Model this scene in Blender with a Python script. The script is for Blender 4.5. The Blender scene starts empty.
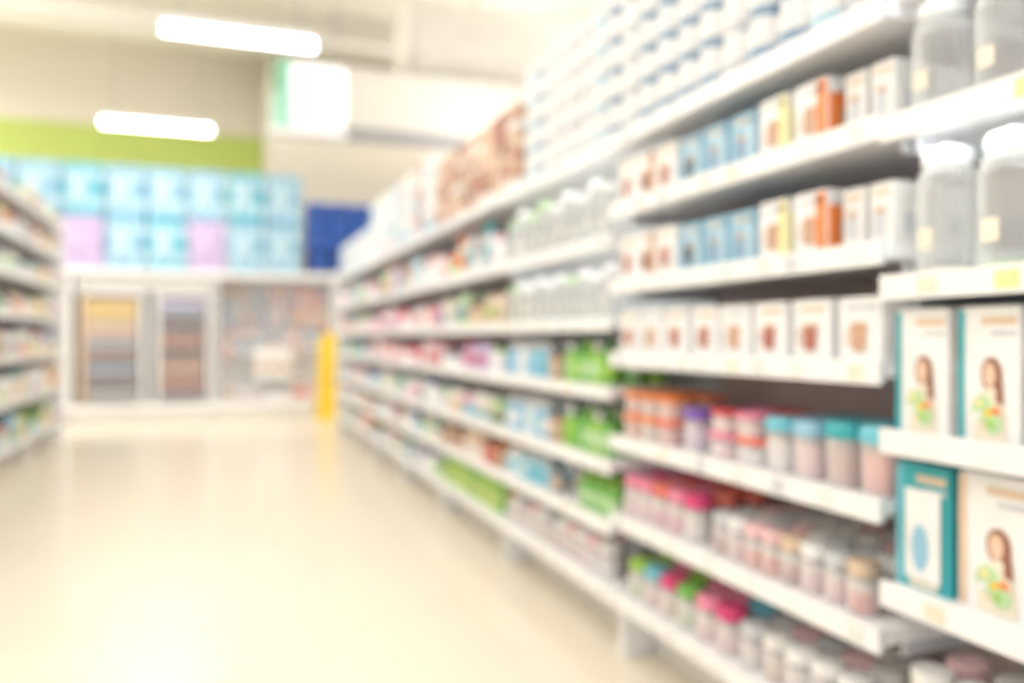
import bpy, math, random
from mathutils import Vector
R = random.Random(7)
sc = bpy.context.scene
sc.view_settings.view_transform = 'Standard'
sc.view_settings.look = 'None'
sc.view_settings.exposure = 0.0

# ------------------------------------------------------------ materials
MATS = {}
def srgb(c):
    return tuple((x/255/12.92) if x/255 <= .04045 else ((x/255+.055)/1.055)**2.4 for x in c)
def mat(name, rgb, rough=.5, metal=0., var=.06, scale=12., emit=0., bump=0., spec=.5):
    if name in MATS: return MATS[name]
    m = bpy.data.materials.new(name); m.use_nodes = True
    nt = m.node_tree; b = nt.nodes['Principled BSDF']
    c = srgb(rgb)
    tc = nt.nodes.new('ShaderNodeTexCoord'); n = nt.nodes.new('ShaderNodeTexNoise')
    n.inputs['Scale'].default_value = scale
    nt.links.new(tc.outputs['Object'], n.inputs['Vector'])
    r = nt.nodes.new('ShaderNodeValToRGB')
    r.color_ramp.elements[0].position = .3; r.color_ramp.elements[1].position = .7
    r.color_ramp.elements[0].color = tuple(x*(1-var) for x in c)+(1,)
    r.color_ramp.elements[1].color = tuple(min(1, x*(1+var)) for x in c)+(1,)
    nt.links.new(n.outputs['Fac'], r.inputs['Fac'])
    nt.links.new(r.outputs['Color'], b.inputs['Base Color'])
    b.inputs['Roughness'].default_value = rough
    b.inputs['Metallic'].default_value = metal
    b.inputs['Specular IOR Level'].default_value = spec
    if emit:
        b.inputs['Emission Color'].default_value = c+(1,)
        b.inputs['Emission Strength'].default_value = emit
    MATS[name] = m
    return m
def clear_mat(name, rgb, alpha, edge=.4):
    m = bpy.data.materials.new(name); m.use_nodes = True
    nt = m.node_tree; b = nt.nodes['Principled BSDF']; out = nt.nodes['Material Output']
    b.inputs['Base Color'].default_value = srgb(rgb)+(1,); b.inputs['Roughness'].default_value = .15
    t = nt.nodes.new('ShaderNodeBsdfTransparent'); mx = nt.nodes.new('ShaderNodeMixShader')
    lw = nt.nodes.new('ShaderNodeLayerWeight'); lw.inputs['Blend'].default_value = .35
    mr = nt.nodes.new('ShaderNodeMapRange')
    mr.inputs['To Min'].default_value = alpha; mr.inputs['To Max'].default_value = min(1, alpha+edge)
    nt.links.new(lw.outputs['Facing'], mr.inputs['Value'])
    nt.links.new(mr.outputs['Result'], mx.inputs['Fac'])
    nt.links.new(t.outputs[0], mx.inputs[1]); nt.links.new(b.outputs[0], mx.inputs[2])
    nt.links.new(mx.outputs[0], out.inputs['Surface'])
    MATS[name] = m; return m

COL = dict(
 white=(252,251,251), offwhite=(243,241,238), cream=(246,238,218), silver=(214,217,222), grey=(186,186,190),
 dark=(84,80,86), black=(50,50,54), brown=(158,106,84), redbrown=(186,116,100), lbrown=(212,170,142), tan=(232,206,180),
 orange=(248,144,76), yellow=(254,212,64), gold=(228,192,114), lyellow=(250,240,172), lime=(168,214,92), green=(124,194,90),
 dgreen=(90,148,94), lgreen=(196,228,178), mint=(168,224,202), teal=(64,178,188), aqua=(122,204,224), lblue=(156,205,232),
 pblue=(195,225,240), blue=(46,98,190), navy=(34,64,138), purple=(134,94,186), lilac=(212,193,230), pink=(246,150,180),
 lpink=(250,208,213), magenta=(234,76,134), red=(226,70,78), coral=(244,130,112), skin=(242,206,182), greyblue=(144,170,196),
 plum=(118,83,108), clear_lid=(246,249,250))
for k, v in COL.items():
    mat(k, v, rough=.4)
clear_mat('glass', (252,254,253), .2, .6)
clear_mat('clear_plastic', (252,246,246), .45)
mat('shelf_white', (252,252,254), rough=.3, var=.02)
mat('rail_white', (254,254,255), rough=.3, var=.02)
mat('back_panel', (222,205,204), rough=.55, var=.03)
mat('back_panel_cool', (242,245,245), rough=.55, var=.03)
mat('chrome', (225,225,228), rough=.2, metal=.9)

# ------------------------------------------------------------ mesh builder
class MB:
    def __init__(s, org=(0,0,0), u=(1,0,0), d=(0,1,0)):
        s.o = Vector(org); s.u = Vector(u); s.d = Vector(d); s.z = Vector((0,0,1))
        s.flip = s.u.cross(s.d).dot(s.z) < 0
        s.v = []; s.f = []; s.m = []; s.sm = []; s.mats = []
    def P(s, u, d, z): return s.o+s.u*u+s.d*d+s.z*z
    def mi(s, m):
        if m not in s.mats: s.mats.append(m)
        return s.mats.index(m)
    def face(s, idx, m, smooth=False):
        s.f.append(tuple(reversed(idx)) if s.flip else tuple(idx)); s.m.append(s.mi(m)); s.sm.append(smooth)
    def box(s, u0,u1,d0,d1,z0,z1,m):
        n = len(s.v)
        for z in (z0,z1):
            for (a,b) in ((u0,d0),(u1,d0),(u1,d1),(u0,d1)):
                s.v.append(s.P(a,b,z))
        for q in ((3,2,1,0),(4,5,6,7),(0,1,5,4),(1,2,6,5),(2,3,7,6),(3,0,4,7)):
            s.face([n+i for i in q], m)
    def cbox(s, u0,u1,d0,d1,z0,z1,m,c=.006):
        p = [(u0+c,d0),(u1-c,d0),(u1,d0+c),(u1,d1-c),(u1-c,d1),(u0+c,d1),(u0,d1-c),(u0,d0+c)]
        cu,cd = (u0+u1)/2,(d0+d1)/2
        n = len(s.v)
        for (z,k) in ((z0,0),(z1-c,0),(z1,c)):
            for a,b in p:
                s.v.append(s.P(a-(k if a>cu else -k), b-(k if b>cd else -k), z))
        for L in (0,8):
            for i in range(8):
                j=(i+1)%8
                s.face([n+L+i,n+L+j,n+L+8+j,n+L+8+i], m)
        s.face([n+16+i for i in range(8)], m); s.face([n+7-i for i in range(8)], m)
    def lathe(s, u, d, z, prof, seg=14, su=1., sd=1., p=2.):
        def ring(r,h):
            n=len(s.v)
            for i in range(seg):
                a=2*math.pi*(i+.5)/seg; c,si=math.cos(a),math.sin(a)
                k=1 if p==2 else (abs(c)**p+abs(si)**p)**(-1/p)
                s.v.append(s.P(u+r*c*k*su, d+r*si*k*sd, z+h))
            return n
        n0 = ring(prof[0][0], prof[0][1])
        s.face([n0+seg-1-i for i in range(seg)], prof[1][2])
        for a,b in zip(prof, prof[1:]):
            x=ring(a[0],a[1]); y=ring(b[0],b[1])
            for i in range(seg):
                j=(i+1)%seg
                s.face([x+i,x+j,y+j,y+i], b[2], True)
        n1 = ring(prof[-1][0], prof[-1][1])
        s.face([n1+i for i in range(seg)], prof[-1][2])
    def poly(s, pts, d, m, t=.0012):
        n=len(s.v)
        for a,b in pts: s.v.append(s.P(a,d-t,b))
        s.face(list(range(n,n+len(pts))), m)
    def disc(s, u,z,ru,rz,d,m,t=.0012,seg=12):
        s.poly([(u+ru*math.cos(2*math.pi*i/seg), z+rz*math.sin(2*math.pi*i/seg)) for i in range(seg)], d, m, t)
    def rect(s, u0,u1,z0,z1,d,m,t=.0012):
        s.poly([(u0,z0),(u1,z0),(u1,z1),(u0,z1)], d, m, t)
    def siderect(s, uu, d0,d1,z0,z1,m,t=-.0012):
        n=len(s.v)
        for a,b in ((d1,z0),(d0,z0),(d0,z1),(d1,z1)): s.v.append(s.P(uu+t,a,b))
        s.face([n,n+1,n+2,n+3], m)
    def tube(s, a, b, r, m, seg=10):
        a=Vector(a); b=Vector(b); ax=(b-a).normalized()
        t=Vector((0,0,1)) if abs(ax.z)<.9 else Vector((1,0,0))
        e=ax.cross(t).normalized(); g=ax.cross(e)
        n=len(s.v)
        for c in (a,b):
            for i in range(seg):
                w=2*math.pi*i/seg
                q=c+(e*math.cos(w)+g*math.sin(w))*r
                s.v.append(s.P(q.x,q.y,q.z))
        for i in range(seg):
            j=(i+1)%seg
            s.face([n+i,n+j,n+seg+j,n+seg+i], m, True)
        s.face([n+seg-1-i for i in range(seg)], m); s.face([n+seg+i for i in range(seg)], m)
    def obj(s, name):
        if not s.v: return None
        c = sum(s.v, Vector())/len(s.v)
        zmin = min(v.z for v in s.v); c.z = zmin
        me = bpy.data.meshes.new(name)
        me.from_pydata([tuple(v-c) for v in s.v], [], s.f)
        for m in s.mats: me.materials.append(MATS[m])
        me.polygons.foreach_set('material_index', s.m)
        me.polygons.foreach_set('use_smooth', s.sm)
        me.update()
        o = bpy.data.objects.new(name, me); o.location = c
        sc.collection.objects.link(o)
        return o

# ------------------------------------------------------------ products (u=along shelf, d=into shelf)
def carton(b,u,d,z,w,h,dp,base='white',band=None,top=None,logo=None):
    b.cbox(u-w/2,u+w/2,d,d+dp,z,z+h,base,c=.003)
    if band:
        b.rect(u-w/2+.002,u+w/2-.002,z+h*.12,z+h*.4,d,band); b.siderect(u-w/2,d+.003,d+dp-.003,z+h*.12,z+h*.4,band)
    if top: b.rect(u-w/2+.002,u+w/2-.002,z+h*.8,z+h*.96,d,top)
    if logo: b.disc(u,z+h*.58,w*.22,w*.2,d,logo,t=.002)
def mug_carton(b,u,d,z,w,h,dp,base='white',mug='brown',side=None):
    b.cbox(u-w/2,u+w/2,d,d+dp,z,z+h,base,c=.003)
    if side:
        b.rect(u-w*.49,u-w*.2,z+.003,z+h-.006,d,side)
        b.siderect(u-w/2,d+.004,d+dp*.6,z+.003,z+h*.75,side)
    b.poly([(u-w*.14,z+h*.16),(u+w*.14,z+h*.16),(u+w*.2,z+h*.56),(u-w*.2,z+h*.56)],d,mug,t=.002)
    b.disc(u+w*.24,z+h*.38,w*.11,h*.12,d,mug,t=.0015)
    b.disc(u+w*.24,z+h*.38,w*.06,h*.07,d,base,t=.0025)
    b.disc(u,z+h*.56,w*.2,h*.05,d,'lbrown',t=.003)
    b.rect(u-w*.4,u+w*.3,z+h*.8,z+h*.88,d,'tan' if mug!='lbrown' else 'silver')
    b.siderect(u-w/2,d+dp*.3,d+dp*.7,z+h*.2,z+h*.5,mug,t=-.002)
def bottle(b,u,d,z,r,h,body='white',cap='white',label=None):
    l = label or body
    b.lathe(u,d+r,z,[(r*.92,0,body),(r,h*.04,body),(r,h*.18,body),(r*1.01,h*.19,l),(r*1.01,h*.52,l),(r,h*.53,body),(r,h*.62,body),(r*.75,h*.72,body),(r*.38,h*.78,body),(r*.38,h*.8,cap),(r*.46,h*.8,cap),(r*.44,h*.98,cap),(r*.36,h,cap)],seg=12)
def jar(b,u,d,z,r,h,body='clear_plastic',lid='red',fill=None):
    b.lathe(u,d+r,z,[(r*.9,0,body),(r,h*.06,body),(r,h*.62,body),(r*.86,h*.72,body),(r*.86,h*.74,lid),(r*.96,h*.75,lid),(r*.96,h*.95,lid),(r*.88,h,lid)],seg=14)
    if fill: b.lathe(u,d+r,z,[(r*.84,h*.03,fill),(r*.93,h*.08,fill),(r*.93,h*.45,fill),(r*.9,h*.46,'offwhite'),(r*.9,h*.6,'offwhite')],seg=12)
def glass_jar(b,u,d,z,r,h,lid='clear_lid',base='clear_lid'):
    g='glass'
    b.lathe(u,d+r,z,[(r*.9,0,g),(r,h*.05,g),(r,h*.68,g),(r*.9,h*.78,g),(r*.72,h*.83,g),(r*.72,h*.84,lid),(r*.82,h*.84,lid),(r*.84,h*.93,lid),(r*.7,h*.96,lid),(r*.2,h*.96,lid),(r*.22,h,lid)],seg=18)
    b.lathe(u,d+r,z+.002,[(r*.88,0,base),(r*.9,h*.06,base)],seg=18)
    b.rect(u-r*.3,u+r*.3,z+h*.2,z+h*.36,d,'cream')
def tub(b,u,d,z,w,h,body='clear_plastic',lid='orange',fill=None):
    r=w/2
    b.lathe(u,d+r,z,[(r*.84,0,body),(r*.88,h*.05,body),(r*.94,h*.74,body),(r*.94,h*.76,lid),(r,h*.77,lid),(r,h*.93,lid),(r*.9,h,lid)],seg=20,p=4)
    if fill: b.lathe(u,d+r,z,[(r*.78,h*.04,fill),(r*.85,h*.08,fill),(r*.86,h*.6,fill)],seg=16,p=4)
def cup_stack(b,u,d,z,r,h,n,body='white',band='greyblue'):
    c=h/n
    for i in range(n):
        y=z+i*c
        b.lathe(u,d+r,y,[(r*.8,0,body),(r*.85,c*.3,body),(r*.86,c*.32,band),(r*.9,c*.58,band),(r*.91,c*.6,body),(r*.96,c*.88,body),(r,c*.9,body),(r,c*.97,body),(r*.85,c*.999,body)],seg=12)
def pouch(b,u,d,z,w,h,dp,base='lime',label='white'):
    n=len(b.v)
    for (zz,k,ww) in ((0,1,.94),(.5,.9,1),(.88,.12,.98),(1,.08,.98)):
        for a,e in ((-.5,0),(0,-.12),(.5,0),(.5,1),(0,1.1),(-.5,1)):
            b.v.append(b.P(u+a*w*ww, d+dp/2+(e-.5)*dp*k, z+zz*h))
    for L in range(3):
        for i in range(6):
            j=(i+1)%6
            b.face([n+L*6+i,n+L*6+j,n+L*6+6+j,n+L*6+6+i], base)
    b.face([n+18+i for i in range(6)],base); b.face([n+5-i for i in range(6)],base)
    b.rect(u-w*.25,u+w*.25,z+h*.25,z+h*.6,d-dp*.1,label,t=.004)
def lady_carton(b,u,d,z,w,h,dp,base='white',edge='teal',side='offwhite'):
    b.cbox(u-w/2,u+w/2,d,d+dp,z,z+h,base,c=.003)
    b.rect(u+w*.38,u+w*.49,z+.003,z+h-.006,d,edge)
    b.rect(u-w*.45,u+w*.1,z+h*.86,z+h*.92,d,'tan')
    b.rect(u-w*.45,u-w*.05,z+h*.78,z+h*.82,d,'silver')
    b.siderect(u-w/2,d+.004,d+dp*.96,z+h*.04,z+h*.5,side)
    b.siderect(u-w/2,d+dp*.2,d+dp*.8,z+h*.6,z+h*.85,'tan')
    c=u-w*.06
    b.disc(c,z+h*.5,w*.17,h*.13,d,'brown',t=.0015)
    b.poly([(c-w*.25,z+h*.02),(c+w*.3,z+h*.02),(c+w*.22,z+h*.34),(c,z+h*.42),(c-w*.19,z+h*.34)],d,'cream',t=.002)
    b.poly([(c-w*.2,z+h*.28),(c-w*.07,z+h*.3),(c-w*.08,z+h*.5),(c-w*.16,z+h*.53)],d,'brown',t=.0025)
    b.disc(c+w*.02,z+h*.5,w*.1,h*.09,d,'skin',t=.003)
    b.poly([(c-w*.2,z+h*.18),(c+w*.15,z+h*.1),(c+w*.17,z+h*.16),(c-w*.15,z+h*.26)],d,'skin',t=.0028)
    b.disc(c+w*.14,z+h*.25,w*.17,h*.1,d,'lgreen',t=.003)
    b.disc(c-w*.04,z+h*.15,w*.15,h*.08,d,'lgreen',t=.0032)
    for k,(a,e) in enumerate(((.18,.29),(.04,.22),(.2,.2),(-.08,.24),(0,.14))):
        b.disc(c+w*a,z+h*e,w*.06,h*.032,d,('lyellow','yellow','white','orange','lime')[k],t=.004)

# ------------------------------------------------------------ gondolas
def shelf_board(b,u0,u1,z,depth,tags=True,d0=0.,tagc=('white','offwhite','white','offwhite','silver','cream')):
    b.box(u0+.004,u1-.004,d0+.012,depth,z-.028,z,'shelf_white')
    b.box(u0+.002,u1-.002,d0,d0+.011,z-.042,z+.006,'rail_white')
    b.box(u0+.002,u1-.002,d0+.0115,d0+.02,z-.036,z+.002,'silver')
    if tags:
        u=u0+.06
        while u<u1-.06:
            b.rect(u-.022,u+.022,z-.034,z-.004,d0,R.choice(tagc),t=.001)
            u+=R.uniform(.09,.2)
def post(b,u,depth,H,bz):
    b.box(u-.012,u+.012,depth-.012,depth+.0005,.0,H,'silver')
    b.box(u-.02,u+.02,.045,depth-.013,.0,bz-.05,'shelf_white')
def bay(b,u0,u1,shelves,top,depth,H,panel='back_panel',base_z=.22,**kw):
    b.box(u0,u1,depth+.001,depth+.03,.02,H,panel)
    for s in shelves:
        shelf_board(b,u0,u1,s,depth,**kw)
        for uu in (u0+.014,u1-.022):
            b.box(uu,uu+.008,.08,depth-.013,s-.06,s-.0285,'silver')
    shelf_board(b,u0,u1,top,depth)
    post(b,u0,depth,H,base_z)
    b.box(u0+.03,u1-.03,.16,.18,.0,base_z-.045,'offwhite')

RX=1.20; DEP=.42; TOP=1.71; NB=1.215
g = MB((RX,0,0),u=(0,1,0),d=(1,0,0))
near_sh=[.22,.475,.73,1.0,1.235,1.48]
far_sh =[.22,.437,.64,.885,1.115,1.39]
nst_sh =[.28,.575,.87,1.165,1.47]
bay(g,.02,NB,nst_sh,TOP+.08,DEP,2.0,'back_panel_cool',.28,tagc=('cream','cream','lyellow','offwhite','white'))
bay(g,NB,2.36,near_sh,TOP,DEP,2.0)
bays=[2.36,3.53,4.70,5.87,7.04,8.0,8.95]
for a,c in zip(bays,bays[1:]): bay(g,a,c,far_sh,TOP,DEP,2.0,panel='back_panel_cool' if a<3 else 'back_panel')
g.box(8.955,8.985,.0,.9,.0,1.74,'shelf_white')
g.box(8.955,8.985,.0,.9,1.741,1.78,'rail_white')
for a,c in zip([.02,2.36,4.7,7.04],[2.36,4.7,7.04,8.95]):
    g.box(a,c,DEP+.031,.88,.06,.2,'shelf_white')
    g.box(a,c,DEP+.031,.88,1.68,1.71,'shelf_white')
gond=g.obj('gondola_shelving')
# added fill lights under the shelves, to brighten the glassware
for (y0,y1,z,e) in ((.05,NB-.03,TOP+.08,.8),(.05,NB-.03,1.47,1.3),(2.4,3.49,TOP,.8),(2.4,3.49,1.39,.7)):
    l=bpy.data.lights.new('shelf_fill_light','AREA'); l.shape='RECTANGLE'; l.size=.015; l.size_y=y1-y0; l.energy=e; l.color=(.97,.99,1)
    lo=bpy.data.objects.new('shelf_fill_light',l); sc.collection.objects.link(lo); lo.parent=gond
    lo.location=Vector((RX+.026,(y0+y1)/2,z-.034))-gond.location
    lo.rotation_euler=(0,math.radians(-35),0)

def B(): return MB((RX,0,0),u=(0,1,0),d=(1,0,0))
F=.03
def fill(name,fn,u0,u1,z,step,depths=(F,),jit=.004,zoff=0):
    # packed from the far end of the range towards the near end
    b=B(); u=u1-step/2; i=0
    while u>=u0+step/2-1e-6:
        for k,d in enumerate(depths):
            fn(b,u+R.uniform(-jit,jit),d+R.uniform(0,.006),z+zoff,i,k)
        u-=step; i+=1
    return b.obj(name)

# --- nearest bay
fill('glass_storage_jars',lambda b,u,d,z,i,k:glass_jar(b,u,d,z,.055,.25,'clear_lid','lgreen' if i%2 else 'cream'),.06,NB-.01,1.165,.135,(F,))
fill('glass_storage_jars',lambda b,u,d,z,i,k:glass_jar(b,u,d,z,.052,.22),.06,NB-.01,1.47,.128,(F,))
fill('breast_pump_cartons',lambda b,u,d,z,i,k:lady_carton(b,u,d,z,.118,.235,.09,'white','teal','offwhite'),.03,NB-.005,.87,.135,(F,.15))
def f(b,u,d,z,kind):
    if kind==2: lady_carton(b,u,d,z,.12,.235,.1,'teal','aqua','teal'); b.rect(u-.045,u+.035,z+.02,z+.19,d,'white',t=.005); b.disc(u,z+.08,.02,.045,d,'lblue',t=.006)
    else: lady_carton(b,u,d,z,.14,.24,.1,'white','tan','offwhite')
b=B()
for u,kind in ((1.15,2),(1.0,0),(.845,1),(.69,0),(.54,2),(.39,1),(.24,0)):
    f(b,u,F+.01,.575,kind)
b.obj('feeding_set_cartons')
fill('baby_food_jars',lambda b,u,d,z,i,k:jar(b,u,d,z,.04,.14,'clear_plastic',R.choice(['white','lpink','offwhite','white']),R.choice(['tan','lpink','offwhite'])),.05,NB-.01,.28,.095,(F,.13))
# --- near bay
def stk(b,u,d,z,i,k): cup_stack(b,u,d,z,.052,.5,5,'white',R.choice(['silver','greyblue','pblue','greyblue']))
fill('stacked_paper_cups',stk,1.02,3.28,TOP,.112,(F,.15,.27))
for z in (1.48,1.235):
    fill('mug_cartons',lambda b,u,d,z,i,k:mug_carton(b,u,d,z,.115,.145,.11,'white','brown' if i%2 else 'redbrown','lbrown' if i==1 else None),2.0,2.355,z,.117,(F,.15))
    fill('teacup_cartons',lambda b,u,d,z,i,k:mug_carton(b,u,d,z,.1,.135,.11,'lblue','dark' if i==0 else 'greyblue','pblue'),1.64,1.99,z,.116,(F,.15))
    fill('coffee_cup_cartons',lambda b,u,d,z,i,k:mug_carton(b,u,d,z,.105,.14,.11,'white','lbrown','lyellow' if i%2==0 else 'orange'),1.38,1.63,z,.122,(F,.15))
    fill('glass_cup_cartons',lambda b,u,d,z,i,k:mug_carton(b,u,d,z,.06,.13,.1,'offwhite','silver'),1.23,1.37,z,.07,(F+.02,.17))
fill('cup_set_cartons',lambda b,u,d,z,i,k:mug_carton(b,u,d,z,.118,.135,.12,'white','lbrown' if i%3==1 else 'redbrown'),1.23,2.355,1.0,.14,(F,.17))
def tubs(name,u0,u1,z,w,h,lids,fills,step=None,depths=None,body='clear_plastic'):
    step=step or w*1.06
    return fill(name,lambda b,u,d,z,i,k:tub(b,u,d,z,w,h,body,lids[(i+k)%len(lids)],fills[(i*2+k)%len(fills)]),u0,u1,z,step,depths or (F,F+w*1.1,F+w*2.2))
tubs('orange_lid_food_containers',2.0,2.35,.73,.1,.075,['orange','orange','coral'],['orange','coral','tan'])
tubs('orange_lid_food_containers',2.0,2.35,.73+.0755,.1,.07,['orange'],['coral','orange','lbrown'],depths=(F,F+.11))
tubs('purple_lid_food_containers',1.88,1.99,.73,.09,.12,['purple','blue'],['lilac','lblue'])
tubs('pink_lid_food_containers',1.63,1.87,.73,.11,.07,['pink','coral','pink','red'],['lpink','pink','white'],depths=(F,F+.12))
tubs('pink_lid_food_containers',1.63,1.87,.73+.0705,.09,.06,['red','pink'],['lpink','white'],step=.117,depths=(F,F+.12))
tubs('blue_lid_food_containers',1.43,1.62,.73,.085,.13,['aqua','lblue'],['white','pblue','lpink'])
tubs('teal_lid_food_containers',1.225,1.42,.73,.09,.14,['teal','aqua','teal'],['redbrown','white','coral'])
def jars(name,u0,u1,z,r,h,lids,fills,depths=None):
    return fill(name,lambda b,u,d,z,i,k:jar(b,u,d,z,r,h,'clear_plastic',R.choice(lids),R.choice(fills)),u0,u1,z,r*2.12,depths or (F,F+r*2.2,F+r*4.4))
jars('pink_lid_jars',1.86,2.35,.475,.042,.13,['pink','magenta','coral','pink','red'],['lpink','pink','white'])
jars('spice_jars',1.225,1.85,.475,.033,.11,['white','lpink','lpink','silver','offwhite','white','tan'],['lpink','lpink','tan','coral','white','redbrown'],(F,.11,.19,.27))
b=B()
lids=['magenta','pink','green','magenta','lime','aqua','pink','aqua','lime','pink','lime','lime']
for j,l in enumerate(['magenta','pink','green','magenta','aqua','lime']):
    for k in range(3):
        jar(b,1.79+j*.096,F+k*.1,.22,.044,.12,'clear_plastic',l if k==0 else R.choice(lids),R.choice(['lpink','white','lgreen','tan']))
b.obj('colourful_lid_jars')
jars('snack_jars',1.225,1.73,.22,.04,.11,['lpink','offwhite','white','white','silver'],['lpink','tan','lpink','offwhite','coral'])
# --- middle bay
def gb(b,u,d,z,i,k): bottle(b,u,d,z,.034,.15,'green' if (i+k)%3 else 'lime',('white','dgreen','lime')[i%3],R.choice(['lime','lgreen','lgreen','green']))
for z in (.885,.64): fill('green_soap_bottles',gb,2.38,2.84,z,.078,(F,.12,.21))
fill('green_soap_bottles',lambda b,u,d,z,i,k:bottle(b,u,d,z,.034,.125,'green','lime','lgreen'),2.38,2.7,.437,.075,(F,.12))
for z,h in ((.885,.15),(.64,.15),(.437,.12)):
    fill('blue_lotion_bottles',lambda b,u,d,z,i,k:bottle(b,u,d,z,.038,h,R.choice(['lblue','pblue','aqua','white']),'white',R.choice(['lblue','aqua','white'])),2.98,3.5,z,.083,(F,.13))
    fill('dark_cap_bottles',lambda b,u,d,z,i,k:bottle(b,u,d,z,.03,h*.9,R.choice(['lbrown','grey','white']),'dark','tan'),2.85,2.97,z,.066,(F,.13))
fill('glass_tumblers',lambda b,u,d,z,i,k:glass_jar(b,u,d,z,.042,.17+.02*(i%2),R.choice(['clear_lid','white','lgreen']),R.choice(['clear_lid','lgreen','pblue'])),2.38,3.5,1.115,.108,(F,))
fill('glass_tumblers',lambda b,u,d,z,i,k:glass_jar(b,u,d,z,.046,.2+.03*(i%2),R.choice(['clear_lid','lgreen','white']),R.choice(['clear_lid','lgreen','tan'])),2.38,3.5,1.39,.12,(F,))
jars('cream_jars',2.38,3.5,.22,.045,.12,['lbrown','white','lpink','grey','offwhite'],['tan','white','lpink'])
# --- far bays
kinds=['bottle','carton','jar','pouch','tub']
pal=['white','white','white','offwhite','offwhite','pblue','lblue','lgreen','lpink','cream','silver','tan','mint','white','lilac']
acc=['lblue','pink','lime','orange','teal','coral','grey','brown','lbrown','blue','green','lpink','white','white','red','lilac','dark']
def mixed(b,u0,u1,z,hmax,pal=pal,acc=acc,F=F,wr=(.06,.11),rows=2):
    u=u0+.015
    while u<u1-.09:
        kind=R.choice(kinds); w=R.uniform(*wr); h=R.uniform(.6,.92)*hmax
        base=R.choice(pal); a=R.choice(acc); n=R.randint(1,3)
        for _ in range(n):
            if u+w>u1-.015: break
            c=u+w/2
            for k in range(rows):
                d=F+k*(w*1.15+.02)
                if kind=='bottle': bottle(b,c,d,z,w*.46,h,base,a,R.choice([base,a]))
                elif kind=='carton': carton(b,c,d,z,w*.94,h,w*.8,base,a,None,R.choice(acc))
                elif kind=='jar': jar(b,c,d,z,w*.47,h*.75,base,a)
                elif kind=='pouch': pouch(b,c,d+.012,z,w*.92,h,w*.5,base,a)
                else: tub(b,c,d,z,w*.95,h*.7,base,a)
            u+=w*1.04
        u+=.01
for a,c in zip(bays[1:],bays[2:]):
    for j,s in enumerate(far_sh):
        nxt=(far_sh+[TOP])[j+1]; hm=nxt-s-.065
        b=B()
        if j==0 and a<4.5:
            u=a+.05
            while u<c-.05:
                for k in range(2): pouch(b,u,F+.012+k*.13,s,.085,.13,.05,'lime' if R.random()<.6 else 'green','lyellow')
                u+=.092
            b.obj('green_refill_pouches'); continue
        if j==1 and a<4.5:
            mixed(b,a+.02,c-.02,s,hm,['redbrown','lbrown','tan','white','coral'],['brown','red','orange','white'])
            b.obj('coffee_refill_packs'); continue
        if j in (3,4) and 4.6<a<7:
            mixed(b,a+.02,c-.02,s,hm,['white','pink','lpink','white','offwhite'],['red','coral','magenta','lblue','grey'])
        else: mixed(b,a+.02,c-.02,s,hm)
        b.obj('household_goods')
# --- top of the run
b=B(); u=3.38
while u<4.72:
    for r in range(3):
        for k in range(2):
            carton(b,u,F+k*.16,TOP+r*.13,.115,.128,.14,R.choice(['redbrown','lbrown','brown','lbrown','tan']),R.choice(['white','redbrown','tan']),None,R.choice(['white','tan','brown']))
    u+=.12
b.obj('stacked_brown_cartons')
b=B(); u=4.86
while u<8.9:
    c1=R.choice(['white','pblue','offwhite','white','offwhite','redbrown' if u<5.6 else 'white'])
    n=3 if u<7 else 2
    for r in range(n):
        for k in range(2):
            carton(b,u,F+k*.19,TOP+r*.16,.15,.158,.17,c1,R.choice(['lblue','silver','white','lpink']),None,R.choice(['white','lblue','grey']))
    u+=.157
b.obj('stacked_storage_cartons')

# ------------------------------------------------------------ left gondola
LX=-1.55
g=MB((LX,0,0),u=(0,-1,0),d=(-1,0,0))
lsh=[.2,.55,.9,1.25,1.58,1.9]
lb=[3.3,4.5,5.7,6.9,8.1,9.25]
for a,c in zip(lb,lb[1:]):
    bay(g,-c,-a,lsh,2.22,.45,2.4)
g.box(-9.29,-9.255,.0,.95,.0,2.28,'shelf_white')
g.box(-9.33,-9.25,-.03,.0-.001,.0,2.28,'rail_white')
g.box(-9.25,-3.3,.481,.93,.05,.2,'shelf_white')
g.obj('gondola_shelving')
palL=['white','offwhite','cream','tan','white','lgreen','lblue','white','lyellow']
accL=['orange','brown','green','lime','yellow','dark','blue','coral','teal','white']
for a,c in zip(lb,lb[1:]):
    for j,s in enumerate(lsh+[2.22]):
        nxt=(lsh+[2.22,2.5])[j+1]
        b=MB((LX,0,0),u=(0,-1,0),d=(-1,0,0))
        mixed(b,-c+.03,-a-.03,s,(nxt-s-.075)*(.9),palL,accL,F=.03,wr=(.08,.13))
        b.obj('household_goods')

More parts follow.
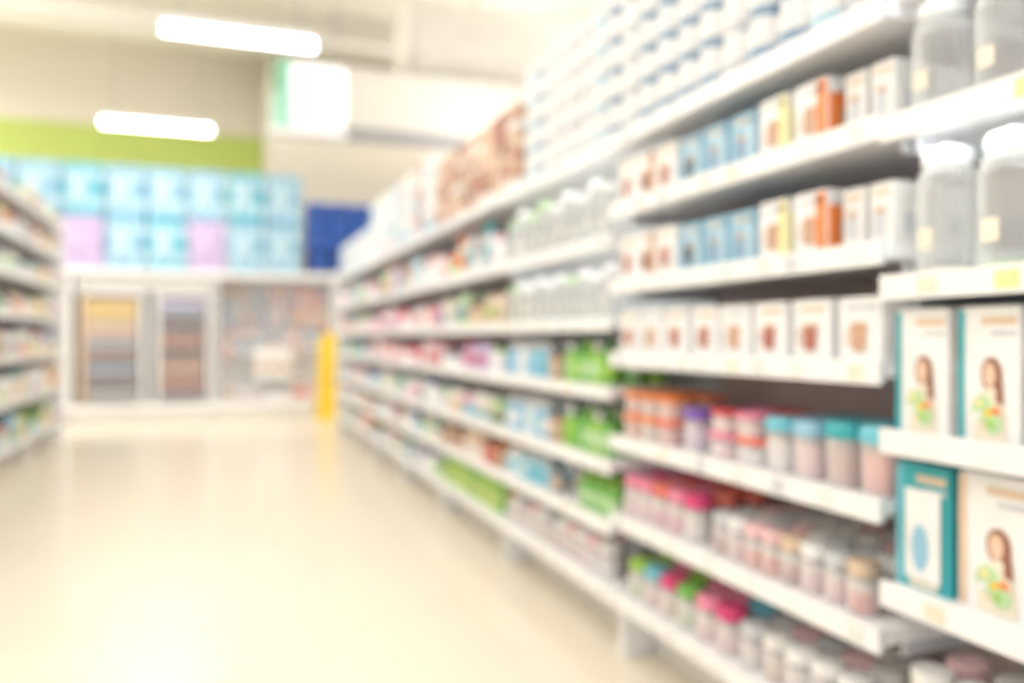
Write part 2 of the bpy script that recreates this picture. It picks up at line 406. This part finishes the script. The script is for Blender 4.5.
# ------------------------------------------------------------ back fixture
BY=11.25
g=MB((0,BY,0))
edges=[-4.2,-3.05,-1.78,-.06,1.46,2.7,4.0]
for a,c in zip(edges,edges[1:]):
    g.box(a,c,.42,.45,.0,1.9,'offwhite')
    g.box(a,c,.0,.6,.1,.2,'shelf_white'); g.box(a+.01,c-.01,.03,.05,.0,.099,'offwhite')
    g.box(a,c,-.012,-.001,.1,.21,'rail_white')
    g.box(a,c,.0,.65,1.88,1.93,'shelf_white'); g.box(a,c,-.012,-.001,1.85,1.94,'rail_white')
    g.box(a-.02,a+.02,.0,.419,.201,1.879,'shelf_white')
g.box(3.98,4.02,.0,.419,.201,1.879,'shelf_white')
g.box(-1.74,-.1,.1,.3,1.66,1.84,'offwhite')
g.obj('haberdashery_shelving')
def rack(name,u0,u1,cols):
    b=MB((0,BY,0))
    b.box(u0,u0+.05,.02,.3,.21,1.6,'tan' if u0<-1.5 else 'shelf_white'); b.box(u1-.05,u1,.02,.3,.21,1.6,'shelf_white')
    b.box(u0,u1,.02,.3,1.601,1.64,'shelf_white'); b.box(u0+.05,u1-.05,.28,.3,.21,1.6,'offwhite')
    n=len(cols); z0=.3; st=(1.58-z0)/n
    for i,c in enumerate(reversed(cols)):
        z=z0+i*st
        b.box(u0+.0501,u1-.0501,.03,.279,z-.018,z-.003,'shelf_white')
        u=u0+.09
        while u<u1-.08:
            r=.031
            b.lathe(u,.07,z-.003,[(r,0,'offwhite'),(r,.004,'offwhite'),(r*.95,.006,c),(r*.95,st*.68,c),(r,st*.7,'offwhite'),(r,st*.74,'offwhite')],seg=10)
            u+=.0655
    b.obj(name)
rack('thread_spool_rack',-1.66,-.92,['gold','yellow','gold','tan','lbrown','greyblue','brown','dark','greyblue','plum','dark','grey'])
rack('thread_spool_rack',-.8,-.12,['lilac','greyblue','plum','dark','brown','redbrown','dark','brown','lbrown','brown','redbrown','plum'])
for (u0,u1) in ((-.02,1.42),(1.5,2.66)):
    b=MB((0,BY,0))
    z=1.74; row=0
    while z>.75:
        u=u0+.08
        while u<u1-.05:
            w=R.uniform(.06,.09); h=R.uniform(.12,.17)
            cc=['redbrown','blue','greyblue','brown','dark','teal'] if u<.6 else ['coral','lbrown','lpink','redbrown','orange','greyblue']
            if row>2: cc=['white','lpink','lbrown','white','lblue','grey']
            b.box(u-.004,u+.004,.2,.4195,z+.008,z+.014,'chrome')
            b.box(u-w/2,u+w/2,.22,.228,z-h,z+.03,R.choice(['white','lblue','white','lpink','cream']))
            b.lathe(u,.208,z-h*.9,[(w*.34,0,'white'),(w*.4,h*.1,R.choice(cc)),(w*.4,h*.5,R.choice(cc)),(w*.36,h*.75,R.choice(cc)),(w*.2,h*.8,'white')],seg=8,sd=.35)
            u+=.1
        z-=.2; row+=1
    b.obj('hanging_blister_packs')
    b=MB((0,BY,0))
    mixed(b,u0+.05,u1-.05,.201,.3,['white','offwhite','white','lblue','white','silver'],['white','coral','lbrown','lblue','white'],F=.06,wr=(.1,.16),rows=1)
    b.obj('sewing_accessory_boxes')
b=MB((0,BY,0))
for i in range(3):
    b.cbox(.42+i*.17,.57+i*.17,.03,.17,.51,.93,'white'); b.rect(.44+i*.17,.55+i*.17,.6,.7,.03,'lbrown')
b.box(.36,.96,.02,.2,.49,.51,'shelf_white'); b.box(.37,.385,.18,.419,.47,.489,'silver'); b.box(.935,.95,.18,.419,.47,.489,'silver')
b.obj('white_display_cartons')
def bale(b,u,z,w,h,dp,c,cap):
    nx=3; r=w/nx/2
    for i in range(nx):
        for k in range(2):
            for (y0) in (0,h/2):
                b.lathe(u-w/2+r+i*2*r,.05+r+k*(dp/2),z+y0,[(r*.86,0,c),(r*1.02,.02,c),(r*1.02,h*.16,c),(r*1.03,h*.165,cap),(r*1.03,h*.34,cap),(r*1.02,h*.345,c),(r*1.02,h*.48,c),(r*.86,h*.498,c)],seg=12)
    b.cbox(u-w/2+.01,u+w/2-.01,.08,dp-.02,z+.004,z+h-.012,c,c=.03)
    b.rect(u-w*.3,u+w*.1,z+h*.3,z+h*.75,.05,cap,t=.012)
cols=[('lblue','pblue'),('lblue','pblue'),('aqua','pblue'),('lblue','pblue')]
b=MB((0,BY,0))
u=-3.6;i=0
while u<.9:
    for r in range(2):
        lil=(r==0 and i in (3,4,7))
        c,cap=('lilac','lilac') if lil else cols[(i+r*2)%4]
        bale(b,u,1.941+r*.67,.47,.66,.55,c,cap)
    u+=.49;i+=1
b.obj('toilet_paper_packs')
b=MB((0,BY,0)); u=1.27
while u<3.8:
    for r in range(3):
        c='blue' if (int(u*10)+r)%3 else 'navy'
        b.cbox(u-.15,u+.15,.06,.5,1.941+r*.33,1.941+r*.33+.322,c,c=.03)
        b.rect(u-.08,u+.1,1.941+r*.33+.1,1.941+r*.33+.22,.06,'navy' if c=='blue' else 'blue')
    u+=.31
b.obj('blue_diaper_packs')
b=MB((1.33,10.6,0))
for s in (-1,1):
    n=len(b.v)
    for (z,w,t) in ((0,.17,.16),(.1,.17,.145),(.95,.14,.03),(1.08,.11,.012),(1.12,.06,.008)):
        for a,e in ((-1,0),(1,0),(1,1),(-1,1)):
            b.v.append(b.P(a*w, s*t+(e-.5)*.02, z))
    for L in range(4):
        for i in range(4):
            j=(i+1)%4; b.face([n+L*4+i,n+L*4+j,n+L*4+4+j,n+L*4+4+i],'yellow')
    b.face([n+16+i for i in range(4)],'yellow'); b.face([n+3-i for i in range(4)],'yellow')
b.poly([(-.04,.5),(.04,.5),(0,.6)],-.13,'brown',t=.0)
b.obj('wet_floor_sign')

# ------------------------------------------------------------ room
m=bpy.data.materials.new('floor_tiles'); m.use_nodes=True; nt=m.node_tree; bs=nt.nodes['Principled BSDF']
tc=nt.nodes.new('ShaderNodeTexCoord'); br=nt.nodes.new('ShaderNodeTexBrick'); br.offset=0
br.inputs['Scale'].default_value=1; br.inputs['Brick Width'].default_value=.6; br.inputs['Row Height'].default_value=.6
br.inputs['Mortar Size'].default_value=.003
br.inputs['Color1'].default_value=srgb((241,230,210))+(1,); br.inputs['Color2'].default_value=srgb((239,228,208))+(1,)
br.inputs['Mortar'].default_value=srgb((232,220,200))+(1,)
nt.links.new(tc.outputs['Object'],br.inputs['Vector']); nt.links.new(br.outputs['Color'],bs.inputs['Base Color'])
bs.inputs['Roughness'].default_value=.2
MATS['floor_tiles']=m
mat('ceiling_paint',(252,247,236),rough=.8,var=.02,scale=1)
mat('wall_paint',(250,242,227),rough=.8,var=.02,scale=1)
mat('lime_paint',(212,230,128),rough=.7,var=.03,scale=1)
mat('bulkhead_paint',(253,250,244),rough=.8,var=.02,scale=1)
mat('duct_metal',(248,245,239),rough=.5,var=.03,scale=3)
mat('lamp_glow',(255,254,253),emit=9.)
mat('sign_glow',(255,254,252),emit=.7)
X0,X1,Y0,Y1,H=-12,9,-4,15,6.0
b=MB(); b.box(X0,X1,Y0,Y1,-.1,0,'floor_tiles'); b.obj('floor')
b=MB(); b.box(X0,X1,Y0,Y1,H,H+.1,'ceiling_paint'); b.obj('ceiling')
b=MB(); b.box(X0,X1,Y1,Y1+.15,0,H,'wall_paint')
b.box(X0,1.2,Y1-.03,Y1-.001,3.3,4.62,'lime_paint'); b.obj('wall_back')
b=MB(); b.box(X0-.15,X0,Y0,Y1,0,H,'wall_paint'); b.obj('wall_left')
b=MB(); b.box(X1,X1+.15,Y0,Y1,0,H,'wall_paint'); b.obj('wall_right')
b=MB(); b.box(X0,X1,13.2,13.5,5.6,H,'ceiling_paint'); b.obj('ceiling_beam')
b=MB(); b.box(.7,8.9,12.7,14.9,.0,4.15,'wall_paint'); b.box(.7,8.9,12.6,14.9,4.35,5.3,'bulkhead_paint')
b.box(1.25,8.9,12.66,14.9,4.15,4.35,'grey'); b.box(.7,1.25,12.66,14.9,4.15,4.35,'bulkhead_paint'); b.obj('wall_stockroom')
b=MB((0,0,0))
b.tube((2.1,9.6,4.75),(8.8,9.6,4.75),.42,'duct_metal',seg=24)
for x in (2.05,3.3,4.5,5.7,6.9):
    b.tube((x,9.6,4.75),(x+.06,9.6,4.75),.45,'duct_metal',seg=24)
for x in (3,6): b.tube((x,9.6,5.15),(x,9.6,6.0),.015,'grey')
b.obj('ventilation_duct')
b=MB(); b.tube((1.4,8.2,5.0),(8.8,8.2,5.0),.09,'duct_metal'); b.tube((-8,12.2,5.5),(8,12.2,5.5),.06,'duct_metal')
for x in (1.6,4.6,7.6): b.tube((x,8.2,5.08),(x,8.2,6.0),.01,'grey'); b.tube((x,12.2,5.55),(x,12.2,6.0),.01,'grey')
b.obj('sprinkler_pipe')
LC=(.995,.992,.985)
def lamp(x,y,z=3.5,L=1.2,e=16,up=0):
    b=MB((x,y,z))
    b.box(-L/2,L/2,-.05,.05,.03,.085,'shelf_white')
    b.tube((-L/2+.01,0,.0),(L/2-.01,0,.0),.045,'lamp_glow',seg=12)
    for a in (-L/2,L/2-.02): b.box(a,a+.02,-.05,.05,-.04,.029,'shelf_white')
    for a in (-.45,.45): b.tube((a,0,.086),(a,0,H-z),.003,'grey',seg=6)
    o=b.obj('linear_pendant_lamp')
    for nm,en,dz,rx in (('lamp_light',e,-.06,0),('ceiling_wash_fill',up,.1,math.pi)):  # the upward light is an added fill to brighten ceiling and upper walls
        if not en: continue
        l=bpy.data.lights.new(nm,'AREA'); l.shape='RECTANGLE'; l.size=L*.7; l.size_y=.12; l.energy=en; l.color=LC
        lo=bpy.data.objects.new(nm,l); sc.collection.objects.link(lo)
        lo.parent=o; lo.location=Vector((x,y,z+dz))-o.location; lo.rotation_euler=(rx,0,0)
lamp(.15,6.87); lamp(-.69,10.1)
for (x,y) in ((.1,3.6),(.1,.6)): lamp(x,y,e=12)
for (x,y) in ((-4,3.6),(-4,6.87),(-4,10.1),(4.2,3.6),(4.2,6.87),(4.2,11.2)):
    lamp(x,y,up=34)
b=MB((.72,8.6,3.2))
b.box(-.02,.52,-.06,.06,.12,.68,'sign_glow'); b.box(-.22,-.03,-.05,.05,.02,.72,'mint'); b.box(-.22,-.16,-.055,.055,.4,.72,'dgreen')
b.box(-.26,.54,-.09,.09,-.03,.015,'shelf_white')
b.box(-.02,.52,-.07,.07,.681,.71,'shelf_white')
for a in (.05,.45): b.tube((a,0,.711),(a,0,2.8),.006,'grey',seg=6)
b.tube((-.19,0,.721),(-.19,0,2.8),.006,'grey',seg=6)
b.box(.0,.5,-.04,.04,.0151,.1199,'shelf_white')
b.obj('hanging_light_box_sign')
for (x,y,e) in ((-3,1,54),(2,1,52),(-3,5,60),(2,5,58),(-7,8,62),(6,8,60),(-3,9.0,62),(-9,11,125),(-6,12.3,125)):  # added area lights out of view, brightening the hall and its back
    l=bpy.data.lights.new('overhead_fill_light','AREA'); l.shape='SQUARE'; l.size=1.6; l.energy=e; l.color=LC
    lo=bpy.data.objects.new('overhead_fill_light',l); sc.collection.objects.link(lo); lo.location=(x,y,H-.05)
w=bpy.data.worlds.new('world'); sc.world=w; w.use_nodes=True
bg=w.node_tree.nodes['Background']; bg.inputs['Color'].default_value=(.99,.992,1,1); bg.inputs['Strength'].default_value=1.0

# ------------------------------------------------------------ camera
cam=bpy.data.cameras.new('camera'); co=bpy.data.objects.new('camera',cam); sc.collection.objects.link(co)
cam.sensor_width=36; cam.lens=28.1; cam.clip_start=.02
co.location=(0,0,1.05); co.rotation_euler=(math.radians(90),0,math.radians(-20.0))
cam.shift_y=-.0035
cam.dof.use_dof=True; cam.dof.focus_distance=.7; cam.dof.aperture_fstop=1.7
sc.camera=co
